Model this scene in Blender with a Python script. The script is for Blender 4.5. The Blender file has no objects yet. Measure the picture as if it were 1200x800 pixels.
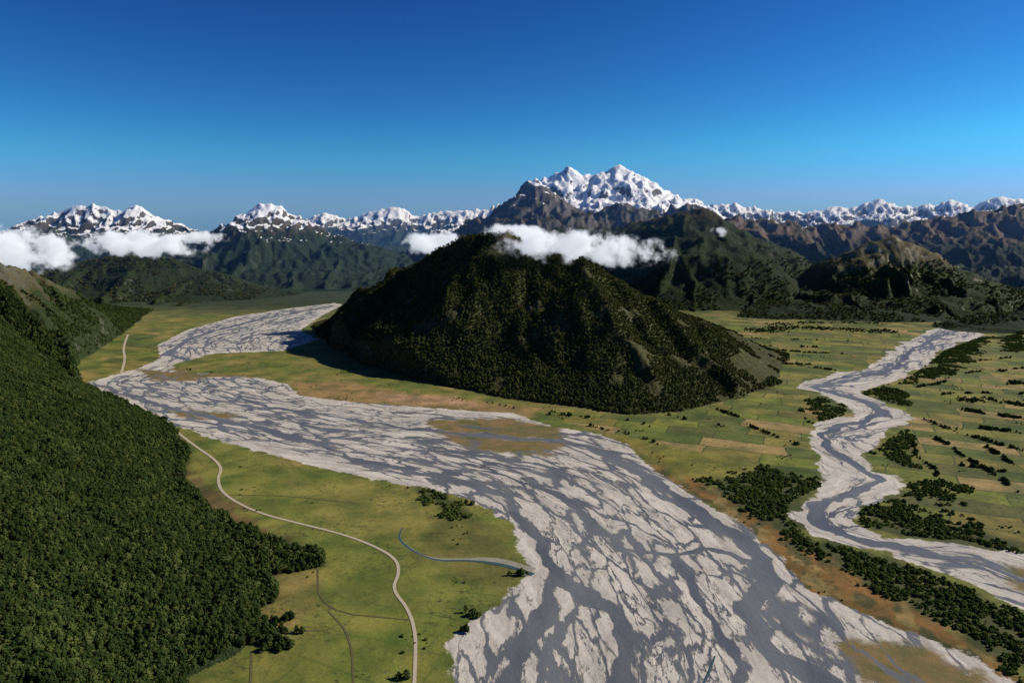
import bpy, math, numpy as np
from mathutils import Vector
rng=np.random.default_rng(7)
sc=bpy.context.scene
# ---------------------------------------------------------------- units: 1 BU = 10 m
H=110.0; F=850.0; TH=math.atan((400-262)/F); CT,ST=math.cos(TH),math.sin(TH)
def ray(u,v):
    a=(u-600)/F; b=(400-v)/F
    return a, CT+b*ST, b*CT-ST
def G(u,v):                     # surveyed photo point -> position on the valley floor
    a,dy,dz=ray(u,v); t=-H/dz; return (a*t,dy*t)
def R(u,v,y):                   # surveyed summit at ground distance y
    a,dy,dz=ray(u,v); t=y/dy; return (a*t,y,H+dz*t)
def GP(l): return [G(*p) for p in l]
# ---------------------------------------------------------------- noise
perm=np.random.default_rng(3).permutation(256).astype(np.int32); perm=np.concatenate([perm,perm])
ang=np.random.default_rng(4).random(256)*2*np.pi; gx=np.cos(ang).astype(np.float32); gy=np.sin(ang).astype(np.float32)
def pn(x,y,seed=0):
    x=np.asarray(x,np.float32)+seed*17.37; y=np.asarray(y,np.float32)+seed*9.13
    xf=np.floor(x); yf=np.floor(y); xi=xf.astype(np.int32)&255; yi=yf.astype(np.int32)&255
    fx=x-xf; fy=y-yf; u=fx*fx*fx*(fx*(fx*6-15)+10); v=fy*fy*fy*(fy*(fy*6-15)+10)
    def g(ix,iy,dx,dy):
        h=perm[perm[ix&255]+(iy&255)]; return gx[h]*dx+gy[h]*dy
    a=g(xi,yi,fx,fy); b=g(xi+1,yi,fx-1,fy); c=g(xi,yi+1,fx,fy-1); d=g(xi+1,yi+1,fx-1,fy-1)
    return (a+(b-a)*u)*(1-v)+(c+(d-c)*u)*v
def fbm(x,y,o=4,seed=0):
    s=0;a=1
    for i in range(o): s=s+a*pn(x*2**i,y*2**i,seed+i); a*=.5
    return s
def ridged(x,y,o=4,seed=0):
    s=0;a=1;t=0;w=1
    for i in range(o):
        n=1-np.abs(pn(x*2**i,y*2**i,seed+i))*2; n=n*n; s=s+a*n*w; w=np.clip(n*1.4,0,1); t+=a; a*=.5
    return s/t
def sstep(a,b,x):
    t=np.clip((x-a)/(b-a),0,1); return t*t*(3-2*t)
def seg(P0,P1,X,Y):
    dx=P1[0]-P0[0]; dy=P1[1]-P0[1]; L2=dx*dx+dy*dy+1e-9
    t=np.clip(((X-P0[0])*dx+(Y-P0[1])*dy)/L2,0,1)
    return np.hypot(X-(P0[0]+t*dx),Y-(P0[1]+t*dy)),t,math.sqrt(L2)
def sdf(P,X,Y):
    d=np.full(X.shape,1e9,np.float32); ins=np.zeros(X.shape,bool); n=len(P)
    for i in range(n):
        a=P[i]; b=P[(i+1)%n]
        dd,_,_=seg(a,b,X,Y); d=np.minimum(d,dd)
        if a[1]!=b[1]:
            c=((a[1]>Y)!=(b[1]>Y))&(X<(b[0]-a[0])*(Y-a[1])/(b[1]-a[1])+a[0]); ins^=c
    return np.where(ins,d,-d)
def ldist(P,X,Y):
    d=np.full(X.shape,1e9,np.float32)
    for i in range(len(P)-1): d=np.minimum(d,seg(P[i],P[i+1],X,Y)[0])
    return d
# ---------------------------------------------------------------- landscape layout
ALF_BASE=GP([(362,378),(366,388),(385,403),(430,428),(520,452),(600,468),(680,479),(740,486),(800,484),(830,477),(870,465),(917,449)])+[(232,600),(225,760),(100,900),(-80,940),(-190,880)]
ALF_R=[[(-190,752,14),R(420,342,725),R(470,315,690),R(520,290,655),R(552,274,640),R(580,272,628),R(620,288,612),R(680,306,588),R(740,335,565),R(800,370,543),R(850,407,526),R(903,444,508)],
 [R(680,306,588),(58,540,64),(72,490,40),(90,450,16),(100,434,5)],
 [R(770,350,553),(130,500,28),(146,455,7)],
 [R(470,315,690),(-150,640,30),(-165,620,8)],
 [R(590,275,625),(40,760,70),(80,860,15)]]
LW_BASE=GP([(228,790),(290,750),(310,725),(300,700),(270,670),(290,640),(240,600),(205,560),(195,500),(150,475),(100,452),(85,435),(110,415),(150,388),(162,377)])+[(-460,930),(-900,930),(-900,-200),(-60,-200)]
LW_R=[[(-250,-100,75),(-320,120,85),(-400,350,88),R(-40,302,570),R(20,314,610),R(60,330,660),R(105,355,740),R(150,374,830)],[(-400,350,88),(-700,400,130)],[R(-40,302,570),(-290,500,10)],[R(40,320,640),(-350,600,8)]]
RANGES=[ # name, polyline, w factor, snowline, spur wavelength
('glaciated_mountain',[R(u,v,1900) for u,v in [(600,262),(622,232),(636,213),(650,203),(667,193),(680,201),(693,203),(712,199),(727,193),(740,203),(752,214),(764,222),(772,225),(780,223),(795,232),(818,244),(855,262)]],1.9,104,95),
('rocky_mountain',[R(u,v,1620) for u,v in [(540,285),(560,264),(583,250),(605,232),(620,211),(630,210),(643,220),(660,236),(685,250),(715,243),(732,236),(745,240),(775,246),(800,236),(815,240),(840,249),(875,264)]],1.45,186,75),
('forested_ridge',[R(600,268,1250),R(680,268,1250),R(740,262,1220),R(790,250,1170),R(825,242,1150),R(850,261,1140),R(880,287,1120),R(905,311,1100),R(932,330,1080)],2.0,400,90),
('rocky_hill',[R(u,v,1020) for u,v in [(905,350),(940,332),(975,307),(1010,287),(1045,276),(1080,288),(1110,309),(1150,333),(1190,357)]],1.6,400,55),
('mountain_range',[R(u,v,1450) for u,v in [(830,258),(865,251),(900,258),(950,264),(1000,258),(1040,266),(1080,258),(1120,248),(1160,242),(1200,237),(1300,225)]],1.9,165,90),
('snowy_mountain_range',[R(u,v,2300) for u,v in [(800,244),(830,240),(860,237),(880,241),(905,246),(940,248),(975,243),(1005,240),(1030,232),(1055,242),(1090,239),(1120,234),(1140,241),(1170,229),(1200,233),(1280,226)]],1.7,126,80),
('snowy_mountain_range',[R(u,v,2600) for u,v in [(300,270),(340,262),(380,248),(405,257),(435,248),(462,241),(490,253),(520,247),(552,246),(585,243),(640,255)]],1.7,114,90),
('snow_capped_mountain',[R(u,v,1500) for u,v in [(215,292),(255,272),(275,262),(292,250),(305,237),(322,238),(345,251),(368,266),(400,277),(440,292),(490,303)]],1.8,114,80),
('snow_capped_mountain',[R(u,v,1700) for u,v in [(-120,262),(-60,262),(-20,270),(20,268),(45,252),(70,247),(95,238),(115,238),(140,246),(160,240),(185,253),(205,262),(240,271),(275,280)]],1.8,112,85),
('forested_hill',[R(u,v,1150) for u,v in [(-60,318),(0,318),(40,320),(80,308),(120,300),(160,297),(200,301),(240,316),(275,333),(300,347)]],2.2,400,70),
('forested_hill',[R(u,v,1350) for u,v in [(230,308),(260,318),(310,328),(370,328),(430,318),(480,312),(540,300),(600,290)]],1.6,400,60),
('forested_hill',[R(1150,382,770),R(1180,370,780),R(1215,358,790),R(1300,335,800)],1.5,400,30),
]
NAMES=['valley_floor','braided_river','forested_mountain','forested_hillside']+[r[0] for r in RANGES]
def ridge_hill(base,ridges,X,Y,p=1.0):
    sd=np.clip(sdf(base,X,Y),0,None); h=np.zeros(X.shape,np.float32)
    for j,P in enumerate(ridges):
        for i in range(len(P)-1):
            d,t,L=seg(P[i],P[i+1],X,Y); z=P[i][2]+(P[i+1][2]-P[i][2])*t
            if j==0: h=np.maximum(h,z*(sd/(sd+d+1e-6))**p)
            else: h=np.maximum(h,(z*1.04-d*.72))     # sharp spur with even flanks
    return h*np.clip(sd/4,0,1),sd
def terrain(X,Y):
    X=X.astype(np.float32); Y=Y.astype(np.float32)
    Z=np.zeros(X.shape,np.float32); L=np.zeros(X.shape,np.int32); SN=np.full(X.shape,-300,np.float32)
    def put(m,h,lab,sn):
        zi=Z[m]; li=L[m]; si=SN[m]; g=h>np.maximum(zi,.25)
        li[g]=lab; si[g]=(h-sn)[g]; zi=np.maximum(zi,h); Z[m]=zi; L[m]=li; SN[m]=si
    m=(Y>380)&(Y<980)&(np.abs(X)<330)
    if m.any():
        x,y=X[m],Y[m]
        wx=x+6*fbm(x/45,y/45,3,11); wy=y+6*fbm(x/45,y/45,3,21)
        e,_=ridge_hill(ALF_BASE,ALF_R,wx,wy,1.12); q=np.clip(e/100,0,1)
        r=ridged((wx*.85+wy*.2)/30,wy/120,5,31)-.5
        h=e*(1+.03*fbm(x/20,y/20,3,5))+r*27*q*(1-q)+fbm(x/8,y/8,3,8)*1.2*np.clip(e/12,0,1)
        put(m,h,2,400)
    m=(X<-20)&(Y<960)
    if m.any():
        x,y=X[m],Y[m]
        wx=x+9*fbm(x/50,y/50,3,12); wy=y+9*fbm(x/50,y/50,3,22)
        e,_=ridge_hill(LW_BASE,LW_R,wx,wy,1.0); q=np.clip(e/88,0,1)
        r=ridged(wx/60,wy/34,5,33)-.5
        h=e+r*28*q*(1-q*.8)+fbm(x/9,y/9,3,9)*1.5*np.clip(e/10,0,1)
        put(m,h,3,400)
    for k,(nm,P,wf,sn,wl) in enumerate(RANGES):
        zm=max(p[2] for p in P); w0=zm*wf*1.6
        ys=[p[1] for p in P]; xs=[p[0] for p in P]
        m=(Y>min(ys)-w0)&(Y<max(ys)+w0)&(X>min(xs)-w0)&(X<max(xs)+w0)&(Y>640)
        if not m.any(): continue
        x,y=X[m],Y[m]
        wx=x+wl*.22*fbm(x/wl*.8,y/wl*.8,4,40+k); wy=y+wl*.22*fbm(x/wl*.8,y/wl*.8,4,60+k)
        d0=ldist(P,x,y); f=np.clip(d0/(wl*.7),0.08,1); wx=x+(wx-x)*f; wy=y+(wy-y)*f
        h=np.zeros(x.shape,np.float32); s0=0
        for i in range(len(P)-1):
            d,t,Ls=seg(P[i],P[i+1],wx,wy); z=P[i][2]+(P[i+1][2]-P[i][2])*t
            s=s0+t*Ls; s0+=Ls
            a1=np.abs(pn(s/wl,np.full_like(s,k*3.3)+d/wl*.25,70+k))*2; a2=np.abs(pn(s/wl*2.3,k+d/wl*.5,90+k))*2; a3=np.abs(pn(s/wl*6,k+d/wl*1.2,95+k))*2
            spur=.66+.85*a1+.38*a2+.2*a3
            q=1-d*spur/(zm*wf)
            h=np.maximum(h,z*np.clip(q,0,1)**1.25)
        qq=np.clip(h/zm,0,1)
        r=ridged(wx/wl*1.9,wy/wl*1.9,6,80+k)-.45
        h=h+r*zm*(.24 if k==0 else .28)*qq*(1.06-qq)+ (ridged(x/30,y/30,5,17)-.5)*zm*(.045 if k==0 else .06 if sn<300 else .035)*np.clip(h/15,0,1)
        put(m,h,4+k,sn)
    return Z,L,SN
# river layout
DART=GP([(392,355),(340,361),(275,371),(218,387),(185,404),(188,420),(160,432),(104,447),(112,457),(130,466),(170,481),(200,496),(250,514),(330,536),(400,553),(450,564),(500,571),(535,580),(565,592),(600,612),(606,640),(618,668),(600,692),(560,722),(522,757),(535,800),(545,860),(1330,860),(1180,800),(1140,768),(1060,738),(1000,712),(945,692),(915,650),(880,622),(850,602),(800,572),(762,547),(735,520),(695,507),(650,500),(600,484),(540,480),(470,475),(400,470),(350,463),(338,450),(290,440),(225,436),(200,428),(250,414),(330,411),(372,398),(352,387),(375,371),(402,357)])
REES=GP([(1140,373),(1095,385),(1055,405),(1020,430),(950,446),(940,455),(975,466),(1000,476),(998,488),(960,498),(945,508),(955,530),(972,552),(975,572),(940,590),(935,605),(955,626),(1020,644),(1080,662),(1140,684),(1200,708),(1300,745),(1300,675),(1200,655),(1140,640),(1060,632),(1010,622),(990,607),(1000,592),(1048,577),(1055,562),(1020,545),(1005,530),(1042,507),(1062,485),(1035,471),(1000,460),(1058,442),(1082,425),(1100,411),(1150,392),(1165,378)])
CD=GP([(410,352),(330,366),(260,385),(205,405),(200,425),(150,448),(230,478),(380,510),(500,525),(620,555),(690,600),(740,660),(790,740),(830,850)])
CR=GP([(1152,375),(1105,392),(1065,412),(1050,432),(1000,444),(955,454),(985,463),(1020,472),(1035,484),(1000,497),(962,508),(970,522),(1000,543),(1035,562),(1010,575),(955,594),(958,612),(985,626),(1060,645),(1150,658),(1220,685),(1300,712)])
CHAN=[(GP([(110,450),(200,478),(300,500),(380,520),(420,540),(520,560),(590,580),(620,620),(650,670),(640,720),(600,770),(570,830)]),2.4),
 (GP([(560,510),(640,515),(690,522),(740,550),(790,580),(850,618),(895,655),(905,685),(872,715),(900,765),(980,810),(1040,850)]),3.3),
 (GP([(620,560),(680,600),(720,640),(790,650),(830,640),(880,660)]),2.0),(GP([(650,670),(720,720),(740,770),(720,840)]),2.5),
 (GP([(790,650),(820,700),(860,760),(880,850)]),1.8),
 (GP([(390,358),(300,375),(225,395),(195,415),(230,425),(330,420)]),3.2),
 (GP([(200,470),(330,478),(470,500),(560,510)]),1.7),
 (CR,2.2)]
def flow(C,X,Y):
    S=np.zeros(X.shape,np.float32); T=S.copy(); Wt=S.copy(); s0=0
    for i in range(len(C)-1):
        a,b=C[i],C[i+1]; d,t,L=seg(a,b,X,Y); dx,dy=(b[0]-a[0])/L,(b[1]-a[1])/L
        s=s0+(X-a[0])*dx+(Y-a[1])*dy; tt=-(X-a[0])*dy+(Y-a[1])*dx
        w=1/(d+6)**4; S+=w*s; T+=w*tt; Wt+=w; s0+=L
    return S/Wt,T/Wt
# ---------------------------------------------------------------- terrain grid (one continuous sheet)
NC,NR=1150,1050
s=np.linspace(-.97,.97,NC); r=np.exp(np.linspace(math.log(140),math.log(4300),NR))
X=(s[None,:]*r[:,None]).astype(np.float32).ravel(); Y=(np.repeat(r-60,NC)).astype(np.float32)
Z,L,SN=terrain(X,Y)
near=(Y<1150)
xn,yn=X[near],Y[near]
full=lambda a,v=0: (lambda o:(o.__setitem__(near,a),o)[1])(np.full(X.shape,v,np.float32))
dS=sdf(DART,xn,yn); rS=sdf(REES,xn,yn)+1.0+8*fbm(xn/22,yn/30,3,77)
riv=full(np.maximum(dS,rS),-200)
s1,t1=flow(CD,xn,yn); s2,t2=flow(CR,xn,yn); isd=dS>rS
fs=full(np.where(isd,s1,s2+777)); ft=full(np.where(isd,t1,t2+333))
ch=np.full(xn.shape,60,np.float32)
for P,w in CHAN:
    ch=np.minimum(ch,ldist(P,xn+4*fbm(xn/14,yn/20,3,3),yn+5*fbm(xn/20,yn/14,3,4))-w*(1+.9*fbm(xn/18,yn/25,2,6)))
chan=full(ch,60)
# ground colour zones (albedo)
col=np.zeros((len(xn),3),np.float32); col[:]=(.15,.16,.033)
n1=fbm(xn/30,yn/40,4,51); n2=fbm(xn/8,yn/12,3,52)
def mixc(m,c):
    global col
    m=np.clip(m,0,1)[:,None]; col=col*(1-m)+np.array(c,np.float32)*m
mixc(sstep(-.1,.5,n1)*.9,(.24,.195,.055)); mixc(sstep(.05,.5,-n1)*.8,(.09,.13,.022)); 
def zone(px,c,e=4,na=6,amt=1,world=False):
    P=px if world else GP(px); d=sdf(P,xn,yn)+na*n2
    mixc(sstep(-e,e,d)*amt,c); return d
zone([(225,500),(330,545),(500,580),(610,620),(625,680),(560,730),(520,800),(520,900),(200,900),(230,780),(380,680),(250,600)],(.15,.175,.03),6,3,.6)
zone([(330,560),(480,575),(600,620),(600,650),(470,640),(380,620)],(.21,.195,.045),5,10,.8)
zone([(300,670),(370,665),(375,715),(330,740),(300,720)],(.22,.175,.05),2,2,.8)
zone([(385,745),(480,735),(480,830),(410,830)],(.11,.165,.024),2,2,.7)
zone([(495,690),(600,690),(560,725),(520,760),(500,760)],(.13,.17,.03),2,3,.7)
zone([(215,545),(250,575),(300,615),(360,640),(300,690),(260,640),(220,590)],(.13,.085,.035),3,8,.85)
zone([(530,585),(620,660),(600,700),(480,650)],(.12,.115,.03),4,6,.8)
STRIP=[(690,508),(740,515),(800,550),(870,590),(930,625),(1000,665),(1080,710),(1200,790),(1220,820),(1150,790),(1050,745),(990,715),(930,695),(905,650),(860,610),(800,575),(750,548)]
sdp=zone(STRIP,(.19,.105,.03),3,9,.95)
mixc(sstep(-3,3,sdp)*sstep(.0,.25,fbm(xn/7,yn/10,4,91)),(.075,.07,.025)); mixc(sstep(-3,3,sdp)*sstep(.15,.4,-fbm(xn/10,yn/14,4,92)),(.25,.18,.06))
zone([(345,448),(400,447),(480,460),(560,470),(640,478),(620,490),(480,478),(380,470),(340,462)],(.27,.18,.07),6,10,.9)
zone([(430,458),(540,466),(560,474),(470,474)],(.36,.23,.12),5,8,.9)
zone([(190,440),(240,440),(320,448),(300,456),(230,455)],(.17,.13,.045),5,8,.9)
zone([(700,510),(860,520),(880,560),(800,560),(730,530)],(.18,.17,.03),6,10,.8)
zone([(930,455),(1000,490),(950,505),(940,540),(900,480)],(.085,.11,.03),5,8,.8)
zone([(1000,590),(1110,560),(1200,600),(1200,650),(1060,625)],(.13,.12,.035),5,8,.8)
zone([(300,352),(420,352),(400,362),(300,364),(180,372),(150,380),(220,366)],(.14,.13,.05),20,20,.8)
BUSH=[[(830,566),(900,548),(965,568),(935,598),(955,630),(1040,652),(1120,688),(1200,722),(1300,760),(1300,830),(1200,790),(1150,755),(1080,712),(1000,668),(930,628),(870,592)],
[(990,455),(1020,446),(1052,458),(1060,474),(1030,472),(1000,464)],[(1000,595),(1060,580),(1090,600),(1200,640),(1200,652),(1100,636),(1020,618)],
[(1060,575),(1090,560),(1130,570),(1110,590),(1070,590)],[(960,466),(1000,480),(990,490),(955,500),(950,480)],[(1060,410),(1110,398),(1160,395),(1130,425),(1075,430)],
[(1175,396),(1200,390),(1200,410),(1180,412)],[(480,566),(520,572),(545,600),(525,604),(505,585)],[(225,478),(260,484),(270,492),(240,492)],
[(1070,432),(1120,428),(1110,440),(1060,448)],[(1045,500),(1075,515),(1060,545),(1030,530)]]
bd=np.full(xn.shape,-200,np.float32)
for P in BUSH: bd=np.maximum(bd,sdf(GP(P),xn,yn))
mixc(sstep(-5,4,bd+8*n2),(.065,.075,.022))
mixc(sstep(820,1000,yn),(.035,.05,.02))
gdd=sdf(GP([(815,376),(900,368),(1000,366),(1120,366),(1185,368),(1200,372),(1200,600),(800,500),(790,420)]),xn,yn)+6*n2
mixc(sstep(-10,10,gdd)*sstep(700,800,yn),(.16,.155,.045))
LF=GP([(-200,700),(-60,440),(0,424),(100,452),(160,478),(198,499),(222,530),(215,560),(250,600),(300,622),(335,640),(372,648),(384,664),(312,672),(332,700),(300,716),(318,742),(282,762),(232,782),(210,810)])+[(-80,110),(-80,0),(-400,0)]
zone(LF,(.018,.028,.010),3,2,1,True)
gc=np.zeros((len(X),4),np.float32); gc[:]=(.035,.05,.02,0); gc[near,:3]=col
pad=sdf(GP([(860,372),(1200,370),(1300,400),(1300,660),(1060,600),(1010,600),(900,545),(700,505),(620,480),(800,490),(930,440),(830,380)]),xn,yn)
pad2=sdf(GP([(150,395),(185,380),(190,430),(110,440)]),xn,yn); pad3=sdf(GP([(330,690),(620,690),(520,900),(200,900),(240,790)]),xn,yn)
gc[near,3]=np.maximum(sstep(-4,4,np.maximum(pad,pad2)),.3*sstep(-4,4,pad3))
isl=full(np.maximum.reduce([sdf(GP(p),xn,yn) for p in [[(500,492),(600,490),(655,500),(660,522),(640,534),(560,528),(520,515)],[(195,430),(290,432),(300,442),(220,442)],[(160,432),(230,438),(235,446),(180,446)],[(200,480),(280,484),(270,492),(210,488)],[(980,748),(1060,752),(1150,790),(1170,830),(1010,800)],[(1180,662),(1240,680),(1240,700),(1190,690)]]]),-200)
isriv=(L==0)&(riv>-4)
L=np.where(isriv,1,L)
Z=np.where(L==1,-.05*sstep(-4,2,riv),Z).astype(np.float32)
# ---------------------------------------------------------------- node helpers
class NT:
    def __init__(s,nt): s.t=nt; nt.nodes.clear()
    def n(s,ty,**k):
        o=s.t.nodes.new(ty)
        for a,b in k.items(): setattr(o,a,b)
        return o
    def set(s,inp,b):
        if isinstance(b,bpy.types.NodeSocket): s.t.links.new(b,inp)
        else: inp.default_value=b
    def m(s,op,a,b=0,c=None,clamp=False):
        o=s.t.nodes.new('ShaderNodeMath'); o.operation=op; o.use_clamp=clamp
        s.set(o.inputs[0],a); s.set(o.inputs[1],b)
        if c is not None: s.set(o.inputs[2],c)
        return o.outputs[0]
    def vm(s,op,a,b):
        o=s.t.nodes.new('ShaderNodeVectorMath'); o.operation=op; s.set(o.inputs[0],a)
        if op=='SCALE': s.set(o.inputs['Scale'],b)
        else: s.set(o.inputs[1],b)
        return o.outputs[0]
    def ss(s,a,b,x):
        o=s.t.nodes.new('ShaderNodeMapRange'); o.interpolation_type='SMOOTHSTEP'
        s.set(o.inputs[0],x); s.set(o.inputs[1],a); s.set(o.inputs[2],b); return o.outputs[0]
    def mix(s,f,a,b,mode='MIX'):
        o=s.t.nodes.new('ShaderNodeMix'); o.data_type='RGBA'; o.blend_type=mode
        s.set(o.inputs[0],f); 
        for i,v in ((6,a),(7,b)):
            if isinstance(v,tuple) and len(v)==3: v=v+(1,)
            s.set(o.inputs[i],v)
        return o.outputs[2]
    def noise(s,v,sc,det=4,rough=.55,dist=0,out=0):
        o=s.t.nodes.new('ShaderNodeTexNoise'); s.set(o.inputs['Vector'],v); o.inputs['Scale'].default_value=sc
        o.inputs['Detail'].default_value=det; o.inputs['Roughness'].default_value=rough; o.inputs['Distortion'].default_value=dist
        return o.outputs[out]
    def attr(s,nm,out='Fac'):
        o=s.t.nodes.new('ShaderNodeAttribute'); o.attribute_name=nm; return o.outputs[out]
def mat(nm):
    m=bpy.data.materials.new(nm); m.use_nodes=True; return m,NT(m.node_tree)
def finish(t,colr,rough=.9,bump=None,bs=.5,bd=1.0,spec=.2):
    b=t.n('ShaderNodeBsdfPrincipled'); t.set(b.inputs['Base Color'],colr if not isinstance(colr,tuple) else colr+(1,)); t.set(b.inputs['Roughness'],rough); b.inputs['Specular IOR Level'].default_value=spec
    if bump is not None:
        bn=t.n('ShaderNodeBump'); bn.inputs['Strength'].default_value=bs; bn.inputs['Distance'].default_value=bd; t.set(bn.inputs['Height'],bump); t.set(b.inputs['Normal'],bn.outputs[0])
    o=t.n('ShaderNodeOutputMaterial'); t.t.links.new(b.outputs[0],o.inputs[0]); return b
# valley surface: meadow, paddocks, gravel bars and braided water
MV,t=mat('valley_surface')
geo=t.n('ShaderNodeNewGeometry'); pos=geo.outputs['Position']
base=t.attr('gcol','Color'); padw=t.attr('gcol','Alpha')
rot=t.n('ShaderNodeMapping'); t.set(rot.inputs[0],pos); rot.inputs['Rotation'].default_value=(0,0,.42)
wob=t.vm('SCALE',t.vm('SUBTRACT',t.noise(pos,.02,2,out=1),(.5,.5,.5)),14.0)
rp=t.vm('ADD',rot.outputs[0],wob)
br=t.n('ShaderNodeTexBrick'); t.set(br.inputs['Vector'],rp); br.inputs['Scale'].default_value=1; br.inputs['Brick Width'].default_value=27; br.inputs['Row Height'].default_value=15
br.inputs['Mortar Size'].default_value=.42; br.inputs['Mortar Smooth'].default_value=.2; br.inputs['Color1'].default_value=(0,0,0,1); br.inputs['Color2'].default_value=(1,1,1,1); br.inputs['Mortar'].default_value=(.5,.5,.5,1)
br.offset=.37; br.squash=1.6; br.squash_frequency=3
rmp=t.n('ShaderNodeValToRGB'); t.set(rmp.inputs[0],br.outputs[0]); cr=rmp.color_ramp; cr.interpolation='CONSTANT'
cr.elements[0].color=(.065,.095,.02,1); cr.elements[1].color=(.20,.165,.04,1); cr.elements[1].position=.86
for ps,cc in ((.14,(.16,.185,.03)),(.3,(.24,.205,.048)),(.42,(.085,.12,.024)),(.52,(.32,.23,.09)),(.6,(.17,.17,.034)),(.75,(.09,.10,.028))):
    e=cr.elements.new(ps); e.color=cc+(1,)
g1=t.mix(t.m('MULTIPLY',padw,.75),base,rmp.outputs[0])
hb=t.ss(.4,.55,t.noise(pos,.12,3,.6))
g1=t.mix(t.m('MULTIPLY',t.m('MULTIPLY',padw,hb),t.m('MULTIPLY',br.outputs['Fac'],.9)),g1,(.032,.045,.015))
nb=t.noise(pos,.06,6,.65); nf=t.noise(pos,.9,4,.7)
g1=t.mix(1,g1,t.mix(t.ss(.3,.7,nb),(.55,.66,.6),(1.5,1.32,1.35)),'MULTIPLY')
g1=t.mix(1,g1,t.mix(nf,(.62,.62,.62),(1.38,1.38,1.38)),'MULTIPLY')
scrub=t.m('MULTIPLY',t.ss(.5,.66,t.noise(pos,.5,5,.7)),t.ss(.43,.58,t.noise(pos,.035,4,.6))); g1=t.mix(t.m('MULTIPLY',scrub,.85),g1,(.04,.05,.018))
# river: flow-aligned coordinates, nested channel networks
fsn,ftn=t.attr('fs'),t.attr('ft'); rv=t.attr('riv')
cv=t.n('ShaderNodeCombineXYZ'); t.set(cv.inputs[0],t.m('MULTIPLY',fsn,.27)); t.set(cv.inputs[1],ftn); fv=cv.outputs[0]
w1=t.vm('SCALE',t.vm('SUBTRACT',t.noise(fv,.06,3,.6,out=1),(.5,.5,.5)),16.0)
w2=t.vm('SCALE',t.vm('SUBTRACT',t.noise(fv,.22,5,.66,out=1),(.5,.5,.5)),6.5)
fw=t.vm('ADD',t.vm('ADD',fv,w1),w2)
def vor(v,scale):
    o=t.n('ShaderNodeTexVoronoi',feature='DISTANCE_TO_EDGE'); t.set(o.inputs['Vector'],v); o.inputs['Scale'].default_value=scale; o.voronoi_dimensions='2D'; return o.outputs['Distance']
def zset(v,scale,det=1.5):
    return t.m('ABSOLUTE',t.m('SUBTRACT',t.noise(v,scale,det,.5),.5))
lo=t.ss(.3,.7,t.noise(fv,.035,3,.6))
fine=t.noise(fw,.5,5,.72)
eA=t.m('SUBTRACT',zset(t.vm('ADD',fv,w2),.075),t.m('MULTIPLY_ADD',lo,.032,.002))
eB=t.m('MULTIPLY',t.m('SUBTRACT',vor(fw,.11),t.m('MULTIPLY_ADD',lo,.125,.008)),.5)
eC=t.m('SUBTRACT',zset(t.vm('ADD',fw,(31.,17.,0)),.20),t.m('MULTIPLY_ADD',t.ss(.38,.65,t.noise(fv,.08,2)),.028,-.011))
eD=t.m('SUBTRACT',zset(t.vm('ADD',fw,(61.,47.,0)),.48),t.m('MULTIPLY_ADD',t.ss(.45,.7,t.noise(fv,.11,2)),.036,-.015))
eE=t.m('MULTIPLY',t.m('SUBTRACT',t.attr('chan'),t.m('MULTIPLY_ADD',fine,4.0,-2.0)),.06)
bank=t.m('MULTIPLY',t.m('SUBTRACT',1,t.ss(2,13,rv)),.026)
dry=t.m('ADD',t.m('MINIMUM',t.m('MINIMUM',eA,eB),t.m('MINIMUM',eC,eD)),bank)
dry=t.m('MINIMUM',dry,eE)
dry=t.m('ADD',dry,t.m('MULTIPLY_ADD',fine,.05,-.024))
grav=t.mix(t.ss(.3,.7,t.noise(fw,.16,5,.7)),(.42,.38,.315),(.68,.61,.50))
streak=t.ss(.50,.68,t.noise(fw,.40,6,.75,.5)); grav=t.mix(t.m('MULTIPLY',streak,.5),grav,(.22,.20,.17))
grav=t.mix(1,grav,t.mix(t.noise(pos,1.5,3,.7),(.8,.8,.8),(1.2,1.2,1.2)),'MULTIPLY')
water=t.mix(t.ss(.3,.7,t.noise(fw,.07,4)),(.10,.108,.118),(.175,.178,.178))
wet=t.mix(t.ss(0,.018,dry),(.19,.175,.15),grav)
wm=t.ss(-.004,.003,dry)
rc=t.mix(wm,water,wet)
im=t.ss(-3,3,t.m('ADD',t.attr('isl'),t.m('MULTIPLY_ADD',t.noise(pos,.1,5,.7),22,-11)))
icol=t.mix(t.ss(.3,.7,t.noise(pos,.08,5,.7)),(.10,.11,.035),(.26,.16,.065))
im2=t.m('MULTIPLY',im,t.ss(.0,.04,t.m('MINIMUM',eE,t.m('MULTIPLY_ADD',eA,1,.03)))); rc=t.mix(im2,rc,icol)
edge=t.m('ADD',rv,t.m('MULTIPLY_ADD',t.noise(pos,.12,5,.7),12,-6))
rm=t.ss(-.6,.6,edge)
colr=t.mix(rm,g1,rc)
wat=t.m('MULTIPLY',t.m('MULTIPLY',rm,t.m('SUBTRACT',1,wm)),t.m('SUBTRACT',1,im2))
rough=t.m('MULTIPLY_ADD',wat,-.5,.95)
finish(t,colr,rough,t.noise(pos,.5,3,.7),.25,.8,.2)
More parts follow.
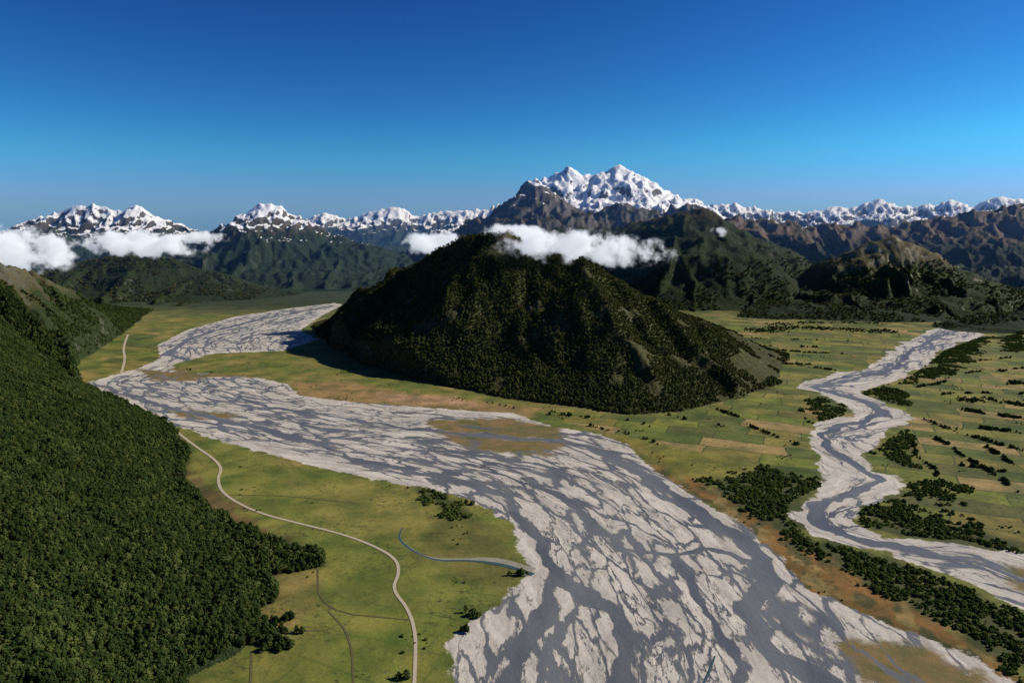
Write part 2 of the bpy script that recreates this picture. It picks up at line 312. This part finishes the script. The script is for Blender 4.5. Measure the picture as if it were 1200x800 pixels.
# mountain surface
def mountain_mat(nm,tree_z,f0,f1,tuss,rock,slipc=(.16,.145,.11),slipa=.7):
    M,t=mat(nm); g=t.n('ShaderNodeNewGeometry'); p=g.outputs['Position']
    sx=t.n('ShaderNodeSeparateXYZ'); t.set(sx.inputs[0],p); z=sx.outputs[2]
    nx=t.n('ShaderNodeSeparateXYZ'); t.set(nx.inputs[0],g.outputs['Normal']); nz=nx.outputs[2]
    nA=t.noise(p,.02,5,.6); nB=t.noise(p,.08,5,.65); nC=t.noise(p,.5,3,.7)
    fo=t.mix(t.ss(.35,.65,nC),f0,f1)
    tu=t.mix(t.ss(.35,.65,nB),tuss,tuple(c*.55 for c in tuss))
    tu=t.mix(t.m('MULTIPLY',t.ss(.45,.6,nA),.6),tu,(.055,.065,.025))
    ro=t.mix(nC,tuple(c*.45 for c in rock),tuple(c*1.45 for c in rock))
    tl=t.m('ADD',z,t.m('MULTIPLY_ADD',nB,60,-30)); tl=t.m('ADD',tl,t.m('MULTIPLY_ADD',nA,60,-30))
    c=t.mix(t.ss(tree_z-6,tree_z+8,tl),fo,tu)
    steep=t.m('SUBTRACT',1,t.ss(.66,.82,t.m('ADD',nz,t.m('MULTIPLY_ADD',nB,.3,-.15))))
    rk=t.m('MULTIPLY',steep,t.ss(tree_z-5,tree_z+35,tl)); c=t.mix(rk,c,ro)
    slip=t.m('MULTIPLY',t.ss(.62,.66,t.noise(p,.055,4,.6,.6)),t.ss(.97,.8,nz)); c=t.mix(t.m('MULTIPLY',slip,slipa),c,slipc)
    sn=t.m('ADD',t.attr('snow'),t.m('MULTIPLY_ADD',nB,80,-40)); sn=t.m('ADD',sn,t.m('MULTIPLY_ADD',nz,200,-160)); sn=t.m('MINIMUM',sn,t.m('ADD',t.m('MULTIPLY_ADD',nz,200,-118),t.m('MULTIPLY_ADD',nB,120,-60))); sn=t.m('ADD',sn,t.m('MULTIPLY_ADD',nC,34,-17))
    c=t.mix(t.ss(-2,2,sn),c,(.88,.89,.92))
    hg=t.m('ADD',t.m('MULTIPLY',nC,1.4),t.m('MULTIPLY',nB,5))
    finish(t,c,.92,hg,.75,1.0,.1); return M
MM=mountain_mat('alpine_slopes',92,(.012,.022,.012),(.026,.04,.018),(.065,.055,.035),(.12,.105,.10),slipa=.3)
MF=mountain_mat('forest_slopes',112,(.014,.024,.010),(.030,.044,.015),(.08,.068,.03),(.12,.11,.09),slipa=.35)
MH=mountain_mat('rocky_hill_slopes',52,(.018,.03,.010),(.045,.06,.018),(.15,.12,.055),(.26,.22,.16),(.34,.29,.20),.9)
MBn=mountain_mat('tussock_slopes',74,(.016,.026,.012),(.035,.045,.018),(.15,.10,.055),(.17,.13,.11),slipa=.4)
MA=mountain_mat('mountain_slopes',95,(.035,.042,.015),(.085,.078,.028),(.16,.12,.055),(.16,.14,.11))
ML=mountain_mat('hillside_slopes',50,(.02,.032,.011),(.035,.05,.016),(.095,.078,.032),(.12,.11,.08),slipa=.35)
# ---------------------------------------------------------------- build meshes per landform
idx=np.arange(NC*NR).reshape(NR,NC)
quads=np.stack([idx[:-1,:-1],idx[:-1,1:],idx[1:,1:],idx[1:,:-1]],-1).reshape(-1,4)
ql=L[quads].max(1)
for lab in range(len(NAMES)):
    q=quads[ql==lab]
    if len(q)<4: continue
    vs,inv=np.unique(q.ravel(),return_inverse=True)
    me=bpy.data.meshes.new(NAMES[lab]); me.vertices.add(len(vs)); me.loops.add(len(inv)); me.polygons.add(len(q))
    me.vertices.foreach_set('co',np.stack([X[vs],Y[vs],Z[vs]],1).astype(np.float32).ravel())
    me.loops.foreach_set('vertex_index',inv.astype(np.int32)); me.polygons.foreach_set('loop_start',np.arange(0,len(inv),4,dtype=np.int32))
    me.polygons.foreach_set('use_smooth',np.ones(len(q),bool))
    me.update(calc_edges=True)
    def fa(nm,a): at=me.attributes.new(nm,'FLOAT','POINT'); at.data.foreach_set('value',a[vs].astype(np.float32))
    fa('snow',SN)
    if lab<2:
        for nm,a in (('riv',riv),('fs',fs),('ft',ft),('chan',chan),('isl',isl)): fa(nm,a)
        at=me.attributes.new('gcol','FLOAT_COLOR','POINT'); at.data.foreach_set('color',gc[vs].ravel())
    nm=NAMES[lab]
    me.materials.append(MV if lab<2 else MA if lab==2 else ML if lab==3 else MH if nm=='rocky_hill' else MBn if nm=='mountain_range' else MF if 'forest' in nm else MM)
    sc.collection.objects.link(bpy.data.objects.new(nm,me))
# ---------------------------------------------------------------- roads, tracks, stream (draped strips)
def strip(nm,P,w,z,mt,smooth=4):
    P=np.array(P,float)
    for _ in range(smooth):
        Q=[P[0]]
        for a,b in zip(P[:-1],P[1:]): Q+= [a*.75+b*.25,a*.25+b*.75]
        Q.append(P[-1]); P=np.array(Q)
    d=np.gradient(P,axis=0); d/=np.linalg.norm(d,axis=1)[:,None]+1e-9; n=np.stack([-d[:,1],d[:,0]],1)
    ww=np.interp(np.linspace(0,1,len(P)),np.linspace(0,1,len(w)),w)[:,None]/2 if isinstance(w,(list,tuple)) else w/2
    A=P+n*ww; B=P-n*ww
    zz=np.maximum(terrain(A[:,0],A[:,1])[0],terrain(B[:,0],B[:,1])[0])+z
    V=[(a[0],a[1],k) for a,k in zip(A,zz)]+[(b[0],b[1],k) for b,k in zip(B,zz)]; N=len(P)
    me=bpy.data.meshes.new(nm); me.from_pydata(V,[],[(i,i+N,i+N+1,i+1) for i in range(N-1)]); me.materials.append(mt)
    o=bpy.data.objects.new(nm,me); sc.collection.objects.link(o); return o
def simple(nm,c0,c1,s=.5,rough=.9,spec=.2):
    M,t=mat(nm); g=t.n('ShaderNodeNewGeometry'); finish(t,t.mix(t.noise(g.outputs[0],s,4,.7),c0,c1),rough,spec=spec); return M
MR=simple('gravel_road_surface',(.40,.33,.22),(.56,.47,.34)); MT=simple('worn_track',(.07,.07,.025),(.16,.13,.06)); MS=simple('stream_water',(.03,.07,.08),(.07,.125,.13),.2,.4,.3)
MG=simple('stream_gravel',(.18,.17,.10),(.40,.36,.28),.3)
strip('gravel_road',GP([(165,476),(200,500),(225,520),(262,545),(254,562),(262,580),(300,600),(345,612),(400,625),(440,640),(465,655),(468,672),(459,690),(478,712),(487,740),(487,770),(484,830)]),[1.4,1.1,.9],.12,MR)
strip('gravel_road',GP([(142,438),(147,420),(144,408),(150,392)]),1.8,.12,MR)
for P in ([(312,628),(330,617),(345,612)],[(372,662),(374,716),(480,726)],[(320,740),(385,738)],[(385,716),(412,745),(415,820)],[(295,765),(292,830)],[(262,580),(330,580),(420,590)]):
    strip('farm_track',GP(P),.55,.07,MT,2)
strip('stream_bank',GP([(472,618),(466,630),(480,643),(498,652),(515,656),(545,655),(575,655),(600,660),(625,668)]),[.3,.6,1.2,1.0,2.4,1.8,3.8,3.0,3.6],.03,MG)
strip('stream',GP([(472,618),(466,630),(480,643),(498,652),(515,657),(545,656),(575,659),(600,664),(625,673)]),[.3,.5,.8,.6,1.0,.9,1.8,1.6,2.2],.07,MS)
strip('stream',GP([(838,768),(832,785),(820,810)]),[.3,.6,.7],.06,MS)
# ---------------------------------------------------------------- trees
def leaf_mat(nm,a,b,c):
    M,t=mat(nm); oi=t.n('ShaderNodeObjectInfo'); g=t.n('ShaderNodeNewGeometry')
    r=t.n('ShaderNodeValToRGB'); t.set(r.inputs[0],oi.outputs['Random']); e=r.color_ramp.elements; e[0].color=a+(1,); e[1].color=c+(1,); x=e.new(.6); x.color=b+(1,)
    cc=t.mix(1,r.outputs[0],t.mix(t.noise(g.outputs[0],.05,2),(.55,.6,.6),(1.5,1.45,1.3)),'MULTIPLY')
    b_=t.n('ShaderNodeBsdfDiffuse'); t.set(b_.inputs[0],cc); o=t.n('ShaderNodeOutputMaterial'); t.t.links.new(b_.outputs[0],o.inputs[0]); return M
MLf=leaf_mat('beech_foliage',(.020,.036,.011),(.040,.060,.017),(.082,.10,.028))
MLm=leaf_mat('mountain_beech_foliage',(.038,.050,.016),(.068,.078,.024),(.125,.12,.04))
MLs=leaf_mat('shrub_foliage',(.045,.068,.016),(.07,.10,.022),(.11,.125,.035))
MLd=leaf_mat('pine_foliage',(.016,.030,.011),(.030,.048,.016),(.06,.08,.025))
MB=simple('bark',(.08,.06,.045),(.14,.11,.085),3)
def make_tree(nm,seed,conic,wid,lm,nclump=42,trunk=.3):
    g=np.random.default_rng(seed); V=[];Fc=[];MI=[]
    def tube(p0,p1,r0,r1,n=5):
        b=len(V); ax=np.array(p1)-p0; ax=ax/np.linalg.norm(ax); u=np.cross(ax,[.3,.9,.2]); u/=np.linalg.norm(u); w=np.cross(ax,u)
        for p,r_ in ((p0,r0),(p1,r1)):
            for k in range(n): a=2*math.pi*k/n; V.append(tuple(np.array(p)+r_*(math.cos(a)*u+math.sin(a)*w)))
        for k in range(n): Fc.append((b+k,b+(k+1)%n,b+n+(k+1)%n,b+n+k)); MI.append(1)
    tube(np.array([0,0,-.08]),np.array([0,0,.5]),.035,.022); tube(np.array([0,0,.5]),np.array([.01,0,.92]),.022,.006)
    for k in range(7):
        a=k*2.4+g.random(); h=trunk+.09*k; l=wid*(.8 if not conic else (1.05-h))
        tube(np.array([0,0,h]),np.array([math.cos(a)*l*.8,math.sin(a)*l*.8,h+.1]),.012,.004,3)
    lob=g.random(6)
    for k in range(nclump):
        h=trunk*.7+(1-trunk*.7)*(k+.5)/nclump; q=(h-trunk*.7)/(1-trunk*.7)
        prof=(1-q)**.8*1.0+.05 if conic else math.sqrt(max(0,1-(2*q-.85)**2/1.35))
        a=k*2.39996+g.normal()*.4; rr=wid*prof*(.55+.5*g.random())*(1+.25*math.sin(a*2+lob[0]*6))
        c=np.array([math.cos(a)*rr,math.sin(a)*rr,h*.93]); s=wid*(.30+.22*g.random())*(.75 if conic and q>.6 else 1)
        b=len(V); pts=np.array([(1,0,0),(0,1,0),(-1,0,0),(0,-1,0),(0,0,.8),(0,0,-.6)],float)*s*(1+.35*g.normal(size=(6,1)).clip(-1.3,1.3))
        th=g.random()*6.28; R_=np.array([[math.cos(th),-math.sin(th),0],[math.sin(th),math.cos(th),0],[0,0,1]]); pts=pts@R_.T+c+g.normal(size=(6,3))*s*.12
        V.extend(map(tuple,pts))
        for f in ((0,1,4),(1,2,4),(2,3,4),(3,0,4),(1,0,5),(2,1,5),(3,2,5),(0,3,5)): Fc.append(tuple(b+i for i in f)); MI.append(0)
        for _ in range(3):
            b=len(V); dd=g.normal(size=3); dd/=np.linalg.norm(dd); cc=c+dd*s*1.05; tri=g.normal(size=(3,3))*s*.33+cc; V.extend(map(tuple,tri)); Fc.append((b,b+1,b+2)); MI.append(0)
    me=bpy.data.meshes.new(nm); me.from_pydata(V,[],Fc); me.materials.append(lm); me.materials.append(MB); me.polygons.foreach_set('material_index',np.array(MI,np.int32)); me.update()
    return bpy.data.objects.new(nm,me)
def coll(nm,obs):
    c=bpy.data.collections.new(nm)
    for o in obs: c.objects.link(o)
    return c
C_beech=coll('beech_tree_kinds',[make_tree('beech_tree',i,i%3!=0,.24+.035*i,MLf) for i in range(5)])
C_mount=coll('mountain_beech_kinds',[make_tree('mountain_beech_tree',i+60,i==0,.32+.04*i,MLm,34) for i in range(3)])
C_shrub=coll('shrub_kinds',[make_tree('shrub_tree',i+20,False,.5+.06*i,MLs,34,.12) for i in range(3)])
C_pine=coll('pine_kinds',[make_tree('pine_tree',i+40,i<2,.26+.06*i,MLd,40,.15) for i in range(4)])
def scatter(nm,C,x,y,scl,flat=1.0):
    x=np.asarray(x,np.float32); y=np.asarray(y,np.float32); z=terrain(x,y)[0]-.06
    me=bpy.data.meshes.new(nm); me.vertices.add(len(x)); me.vertices.foreach_set('co',np.stack([x,y,z],1).astype(np.float32).ravel())
    wd=scl*(.85+.4*rng.random(len(x)))
    at=me.attributes.new('scl','FLOAT_VECTOR','POINT'); at.data.foreach_set('vector',np.stack([wd*flat,wd*flat,scl],1).astype(np.float32).ravel())
    at=me.attributes.new('rot','FLOAT_VECTOR','POINT'); at.data.foreach_set('vector',np.stack([rng.normal(size=len(x))*.05,rng.normal(size=len(x))*.05,rng.random(len(x))*6.28],1).astype(np.float32).ravel())
    at=me.attributes.new('kind','INT','POINT'); at.data.foreach_set('value',rng.integers(0,len(C.objects),len(x)).astype(np.int32))
    o=bpy.data.objects.new(nm,me); sc.collection.objects.link(o)
    g=bpy.data.node_groups.new(nm+'_scatter','GeometryNodeTree'); g.interface.new_socket('Geometry',in_out='INPUT',socket_type='NodeSocketGeometry'); g.interface.new_socket('Geometry',in_out='OUTPUT',socket_type='NodeSocketGeometry')
    N=g.nodes; i=N.new('NodeGroupInput'); u=N.new('NodeGroupOutput'); ip=N.new('GeometryNodeInstanceOnPoints'); ci=N.new('GeometryNodeCollectionInfo')
    ci.inputs['Collection'].default_value=C; ci.inputs['Separate Children'].default_value=True; ci.inputs['Reset Children'].default_value=True
    g.links.new(i.outputs[0],ip.inputs['Points']); g.links.new(ci.outputs[0],ip.inputs['Instance']); ip.inputs['Pick Instance'].default_value=True
    for nm2,dt,sk in (('scl','FLOAT_VECTOR','Scale'),('rot','FLOAT_VECTOR','Rotation'),('kind','INT','Instance Index')):
        a=N.new('GeometryNodeInputNamedAttribute'); a.data_type=dt; a.inputs['Name'].default_value=nm2
        g.links.new(a.outputs['Attribute'],ip.inputs[sk])
    g.links.new(ip.outputs[0],u.inputs[0]); md=o.modifiers.new('scatter','NODES'); md.node_group=g
    print(nm,len(x)); return o
def jgrid(x0,x1,y0,y1,sp):
    gx_,gy_=np.meshgrid(np.arange(x0,x1,sp),np.arange(y0,y1,sp)); gx_=gx_.ravel(); gy_=gy_.ravel()
    return gx_+(rng.random(gx_.size)-.5)*sp*.95,gy_+(rng.random(gx_.size)-.5)*sp*.95
# left forest
x,y=jgrid(-420,-40,60,560,1.0)
d=sdf(LF,x,y)+3*fbm(x/10,y/10,3,61); vis=(x>-.95*(y+60))
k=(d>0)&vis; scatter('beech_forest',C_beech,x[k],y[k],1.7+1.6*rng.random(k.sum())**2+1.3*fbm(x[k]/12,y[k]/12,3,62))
# hillside above: patchy
x,y=jgrid(-560,-200,400,930,2.3)
L_=terrain(x,y); d=sdf(LF,x,y); k=(L_[1]==3)&(d<0)&((fbm(x/40,y/30,4,63)+(42-L_[0])/70)>-.02)&(x>-.8*y-30); scatter('hillside_forest',C_beech,x[k],y[k],2.0+rng.random(k.sum()))
# central mountain
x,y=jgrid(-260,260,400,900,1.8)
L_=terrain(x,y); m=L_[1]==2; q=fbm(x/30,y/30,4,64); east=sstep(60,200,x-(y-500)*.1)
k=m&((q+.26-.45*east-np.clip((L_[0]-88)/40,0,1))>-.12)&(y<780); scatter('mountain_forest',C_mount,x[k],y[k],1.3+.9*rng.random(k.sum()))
# riverside bush
X0,Y0,K0=[],[],[]
for P in BUSH:
    P=GP(P); a=np.array(P); x,y=jgrid(a[:,0].min()-5,a[:,0].max()+5,a[:,1].min()-5,a[:,1].max()+5,1.25)
    d=sdf(P,x,y)+16*fbm(x/12,y/12,4,65)+2; k=(d>1)&(sdf(DART,x,y)<-2)&(sdf(REES,x,y)<-4)&(x<.95*(y+60))&(fbm(x/7,y/7,3,68)>-.25); X0.append(x[k]); Y0.append(y[k])
x=np.concatenate(X0); y=np.concatenate(Y0); scatter('riverside_bush',C_shrub,x,y,.4+.85*rng.random(len(x)))
# scattered shrubs over the flats
x,y=jgrid(-330,760,150,960,2.4)
L_=terrain(x,y)[1]; f=fbm(x/22,y/30,5,66); strip_d=sdf(GP(STRIP),x,y)
k=(L_==0)&(sdf(DART,x,y)<-1.5)&(sdf(REES,x,y)<-4)&(sdf(LF,x,y)<0)&(f+.3*(strip_d>-2)>.36+.28*rng.random(len(x)))&(np.abs(x)<.9*(y+60))
scatter('scattered_shrubs',C_shrub,x[k],y[k],.22+.5*rng.random(k.sum()))
# shelter belts and groves (dark conifers)
BELT=[([(880,388),(930,384),(990,386),(1050,389)],9,900),([(900,380),(960,378),(1040,379)],5,300),([(1120,470),(1160,468),(1200,474)],3,260),([(1110,478),(1150,484),(1200,490)],2,200),([(1140,500),(1200,508)],1.5,90),
 ([(1080,492),(1200,530)],.8,120),([(990,440),(1050,452)],1,60),([(1070,455),(1110,447)],1,70),([(840,480),(870,490)],1,50),([(820,395),(870,400)],1,60),([(900,410),(990,415)],1,80),([(905,425),(960,428)],1,60),
 ([(1075,405),(1160,412)],2,80),([(1060,512),(1100,560),(1125,575)],.8,100),([(1130,545),(1200,560)],.8,90),([(1090,510),(1200,580)],.6,150),([(380,470),(500,478)],1,40),([(180,430),(260,438)],2,70),
 ([(560,470),(700,492)],1,60),([(640,485),(780,520)],1,40),([(1180,450),(1200,448)],3,60),([(690,478),(760,500)],1,20),([(460,566),(540,580),(560,595)],1.3,60),
 ([(850,395),(1000,400)],1,90),([(870,420),(1000,436)],.8,70),([(1100,440),(1200,432)],1,90),([(1110,425),(1200,418)],1,80),([(880,500),(930,520)],.8,40),([(1150,520),(1190,545)],.6,50),([(870,405),(960,407)],1,60),([(1090,462),(1200,460)],1,90),([(760,480),(850,500)],.8,30)]
X0,Y0=[],[]
for P,w,n in BELT:
    P=np.array(GP(P)); sl=np.r_[0,np.cumsum(np.linalg.norm(np.diff(P,axis=0),axis=1))]; q=rng.random(n)*sl[-1]; q=q[fbm(q/9,q*0+w,2,n)>-.12]; n=len(q)
    X0.append(np.interp(q,sl,P[:,0])+3*fbm(q/25,q*0+n,2,5)+rng.normal(size=n)*w*.4); Y0.append(np.interp(q,sl,P[:,1])+5*fbm(q/25,q*0+n,2,6)+rng.normal(size=n)*w*.9)
x=np.concatenate(X0); y=np.concatenate(Y0); k=(sdf(REES,x,y)<-4)&(sdf(DART,x,y)<-2); x=x[k]; y=y[k]; scatter('shelterbelt_trees',C_pine,x,y,.6+1.2*rng.random(len(x)),1.2)
# groves near the farm track
X0,Y0=[],[]
for (u,v,rad,n) in [(315,745,5,70),(300,738,4,40),(340,725,1.6,10),(350,655,4,50),(365,655,3,30),(330,760,2,12),(298,706,3,30),(475,795,.8,3),(555,720,1.5,8),(610,673,2,10),(545,740,1,5)]:
    c=G(u,v); X0.append(c[0]+rng.normal(size=n)*rad*.6); Y0.append(c[1]+rng.normal(size=n)*rad*.6)
x=np.concatenate(X0); y=np.concatenate(Y0); scatter('tree_grove',C_beech,x,y,1.5+.9*rng.random(len(x)))
# forest on the hills across the valley
x,y=jgrid(-900,900,760,1150,5.0)
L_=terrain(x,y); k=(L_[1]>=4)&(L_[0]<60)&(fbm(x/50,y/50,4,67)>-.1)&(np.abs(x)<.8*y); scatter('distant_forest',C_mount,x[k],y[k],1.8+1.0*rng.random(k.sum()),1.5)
# ---------------------------------------------------------------- clouds (volumes)
def cloud(u,v,y,sx,sy,sz,seed,dens=.35):
    c=R(u,v,y)
    import bmesh
    bm=bmesh.new(); bmesh.ops.create_icosphere(bm,subdivisions=4,radius=1)
    me=bpy.data.meshes.new('cloud'); bm.to_mesh(me); bm.free()
    o=bpy.data.objects.new('cloud',me); o.location=c; o.scale=(sx,sy,sz); o.rotation_euler=(0,.04,0); sc.collection.objects.link(o)
    M,t=mat('glowing_cloud_vapour'); tc=t.n('ShaderNodeTexCoord'); g=t.n('ShaderNodeNewGeometry')
    ln=t.n('ShaderNodeVectorMath',operation='LENGTH'); t.set(ln.inputs[0],tc.outputs['Object'])
    p=t.vm('ADD',g.outputs['Position'],(seed*50.,seed*31.,0))
    n=t.noise(p,.05,5,.66); 
    f=t.m('ADD',t.m('SUBTRACT',1,ln.outputs['Value']),t.m('MULTIPLY_ADD',n,3.2,-1.9))
    d=t.m('MULTIPLY',t.ss(0,.6,f),t.m('MULTIPLY',t.ss(1.0,.8,ln.outputs['Value']),dens))
    s_=t.n('ShaderNodeVolumePrincipled'); s_.inputs['Color'].default_value=(.98,.98,.98,1); t.set(s_.inputs['Density'],d); s_.inputs['Anisotropy'].default_value=.0
    s_.inputs['Emission Color'].default_value=(.88,.93,1,1); t.set(s_.inputs['Emission Strength'],t.m('MULTIPLY',d,.42))  # glow added to the vapour, standing in for repeated scattering of sunlight
    o_=t.n('ShaderNodeOutputMaterial'); t.t.links.new(s_.outputs[0],o_.inputs['Volume'])
    try: M.cycles.volume_step_rate=.8
    except Exception as e: print('step',e)
    me.materials.append(M)
cloud(690,292,600,84,26,19,1); cloud(612,274,640,46,24,11,2,.28); cloud(510,286,760,44,26,16,3,.32)
cloud(160,286,900,105,34,20,4,.35); cloud(15,293,700,75,34,27,5); cloud(235,278,1200,60,30,13,8,.2); cloud(843,272,1000,16,12,9,7,.15)
# ---------------------------------------------------------------- distant air (blue aerial haze beyond the central mountain)
import bmesh
bm=bmesh.new(); bmesh.ops.create_cube(bm,size=1); me=bpy.data.meshes.new('air_haze'); bm.to_mesh(me); bm.free()
o=bpy.data.objects.new('air_haze',me); o.location=(0,960+2000,110); o.scale=(9000,4000,230); sc.collection.objects.link(o)
M,t=mat('air'); v_=t.n('ShaderNodeVolumeScatter'); v_.inputs['Color'].default_value=(.20,.45,1,1); v_.inputs['Density'].default_value=.00018; v_.inputs['Anisotropy'].default_value=.1
o_=t.n('ShaderNodeOutputMaterial'); t.t.links.new(v_.outputs[0],o_.inputs['Volume']); me.materials.append(M)
# ---------------------------------------------------------------- light
EL=math.radians(33); AZ=math.radians(79)     # clockwise from +Y
w=bpy.data.worlds.new('World'); sc.world=w; w.use_nodes=True; t=NT(w.node_tree)
sk=t.n('ShaderNodeTexSky',sky_type='NISHITA'); sk.sun_disc=False; sk.sun_elevation=EL; sk.sun_rotation=AZ; sk.altitude=1400; sk.air_density=1.0; sk.dust_density=.1; sk.ozone_density=4
sp=t.n('ShaderNodeSeparateColor'); t.set(sp.inputs[0],t.vm('SCALE',sk.outputs[0],.07)); cb=t.n('ShaderNodeCombineColor')
rgb=[t.m('MULTIPLY',t.m('POWER',sp.outputs[i],p_),g_) for i,(g_,p_) in enumerate(((1.2,1.9),(2.9,1.95),(2.35,1.65)))]
gg=t.m('SMOOTH_MIN',rgb[1],t.m('MULTIPLY',rgb[2],.54),.08); rr=t.m('SMOOTH_MIN',rgb[0],t.m('MULTIPLY',rgb[2],.25),.04)
t.set(cb.inputs[0],t.m('MAXIMUM',rr,.003)); t.set(cb.inputs[1],t.m('MAXIMUM',gg,.01)); t.set(cb.inputs[2],rgb[2])
bg=t.n('ShaderNodeBackground'); t.set(bg.inputs[0],t.vm('SCALE',cb.outputs[0],1/.07)); bg.inputs[1].default_value=.07
ow=t.n('ShaderNodeOutputWorld'); t.t.links.new(bg.outputs[0],ow.inputs[0])
sl=bpy.data.lights.new('sun','SUN'); sl.energy=5; sl.angle=math.radians(.5); sl.color=(1,.94,.84)
so=bpy.data.objects.new('sun',sl); sc.collection.objects.link(so)
dv=Vector((math.sin(AZ)*math.cos(EL),math.cos(AZ)*math.cos(EL),math.sin(EL))); so.rotation_euler=dv.to_track_quat('Z','Y').to_euler()
cam=bpy.data.cameras.new('camera'); cam.sensor_width=36; cam.lens=36*F/1200; cam.clip_start=1; cam.clip_end=12000
co=bpy.data.objects.new('camera',cam); co.location=(0,0,H); co.rotation_euler=(math.radians(90)-TH,0,0); sc.collection.objects.link(co); sc.camera=co
sc.view_settings.view_transform='Standard'; sc.view_settings.look='None'; sc.view_settings.exposure=0
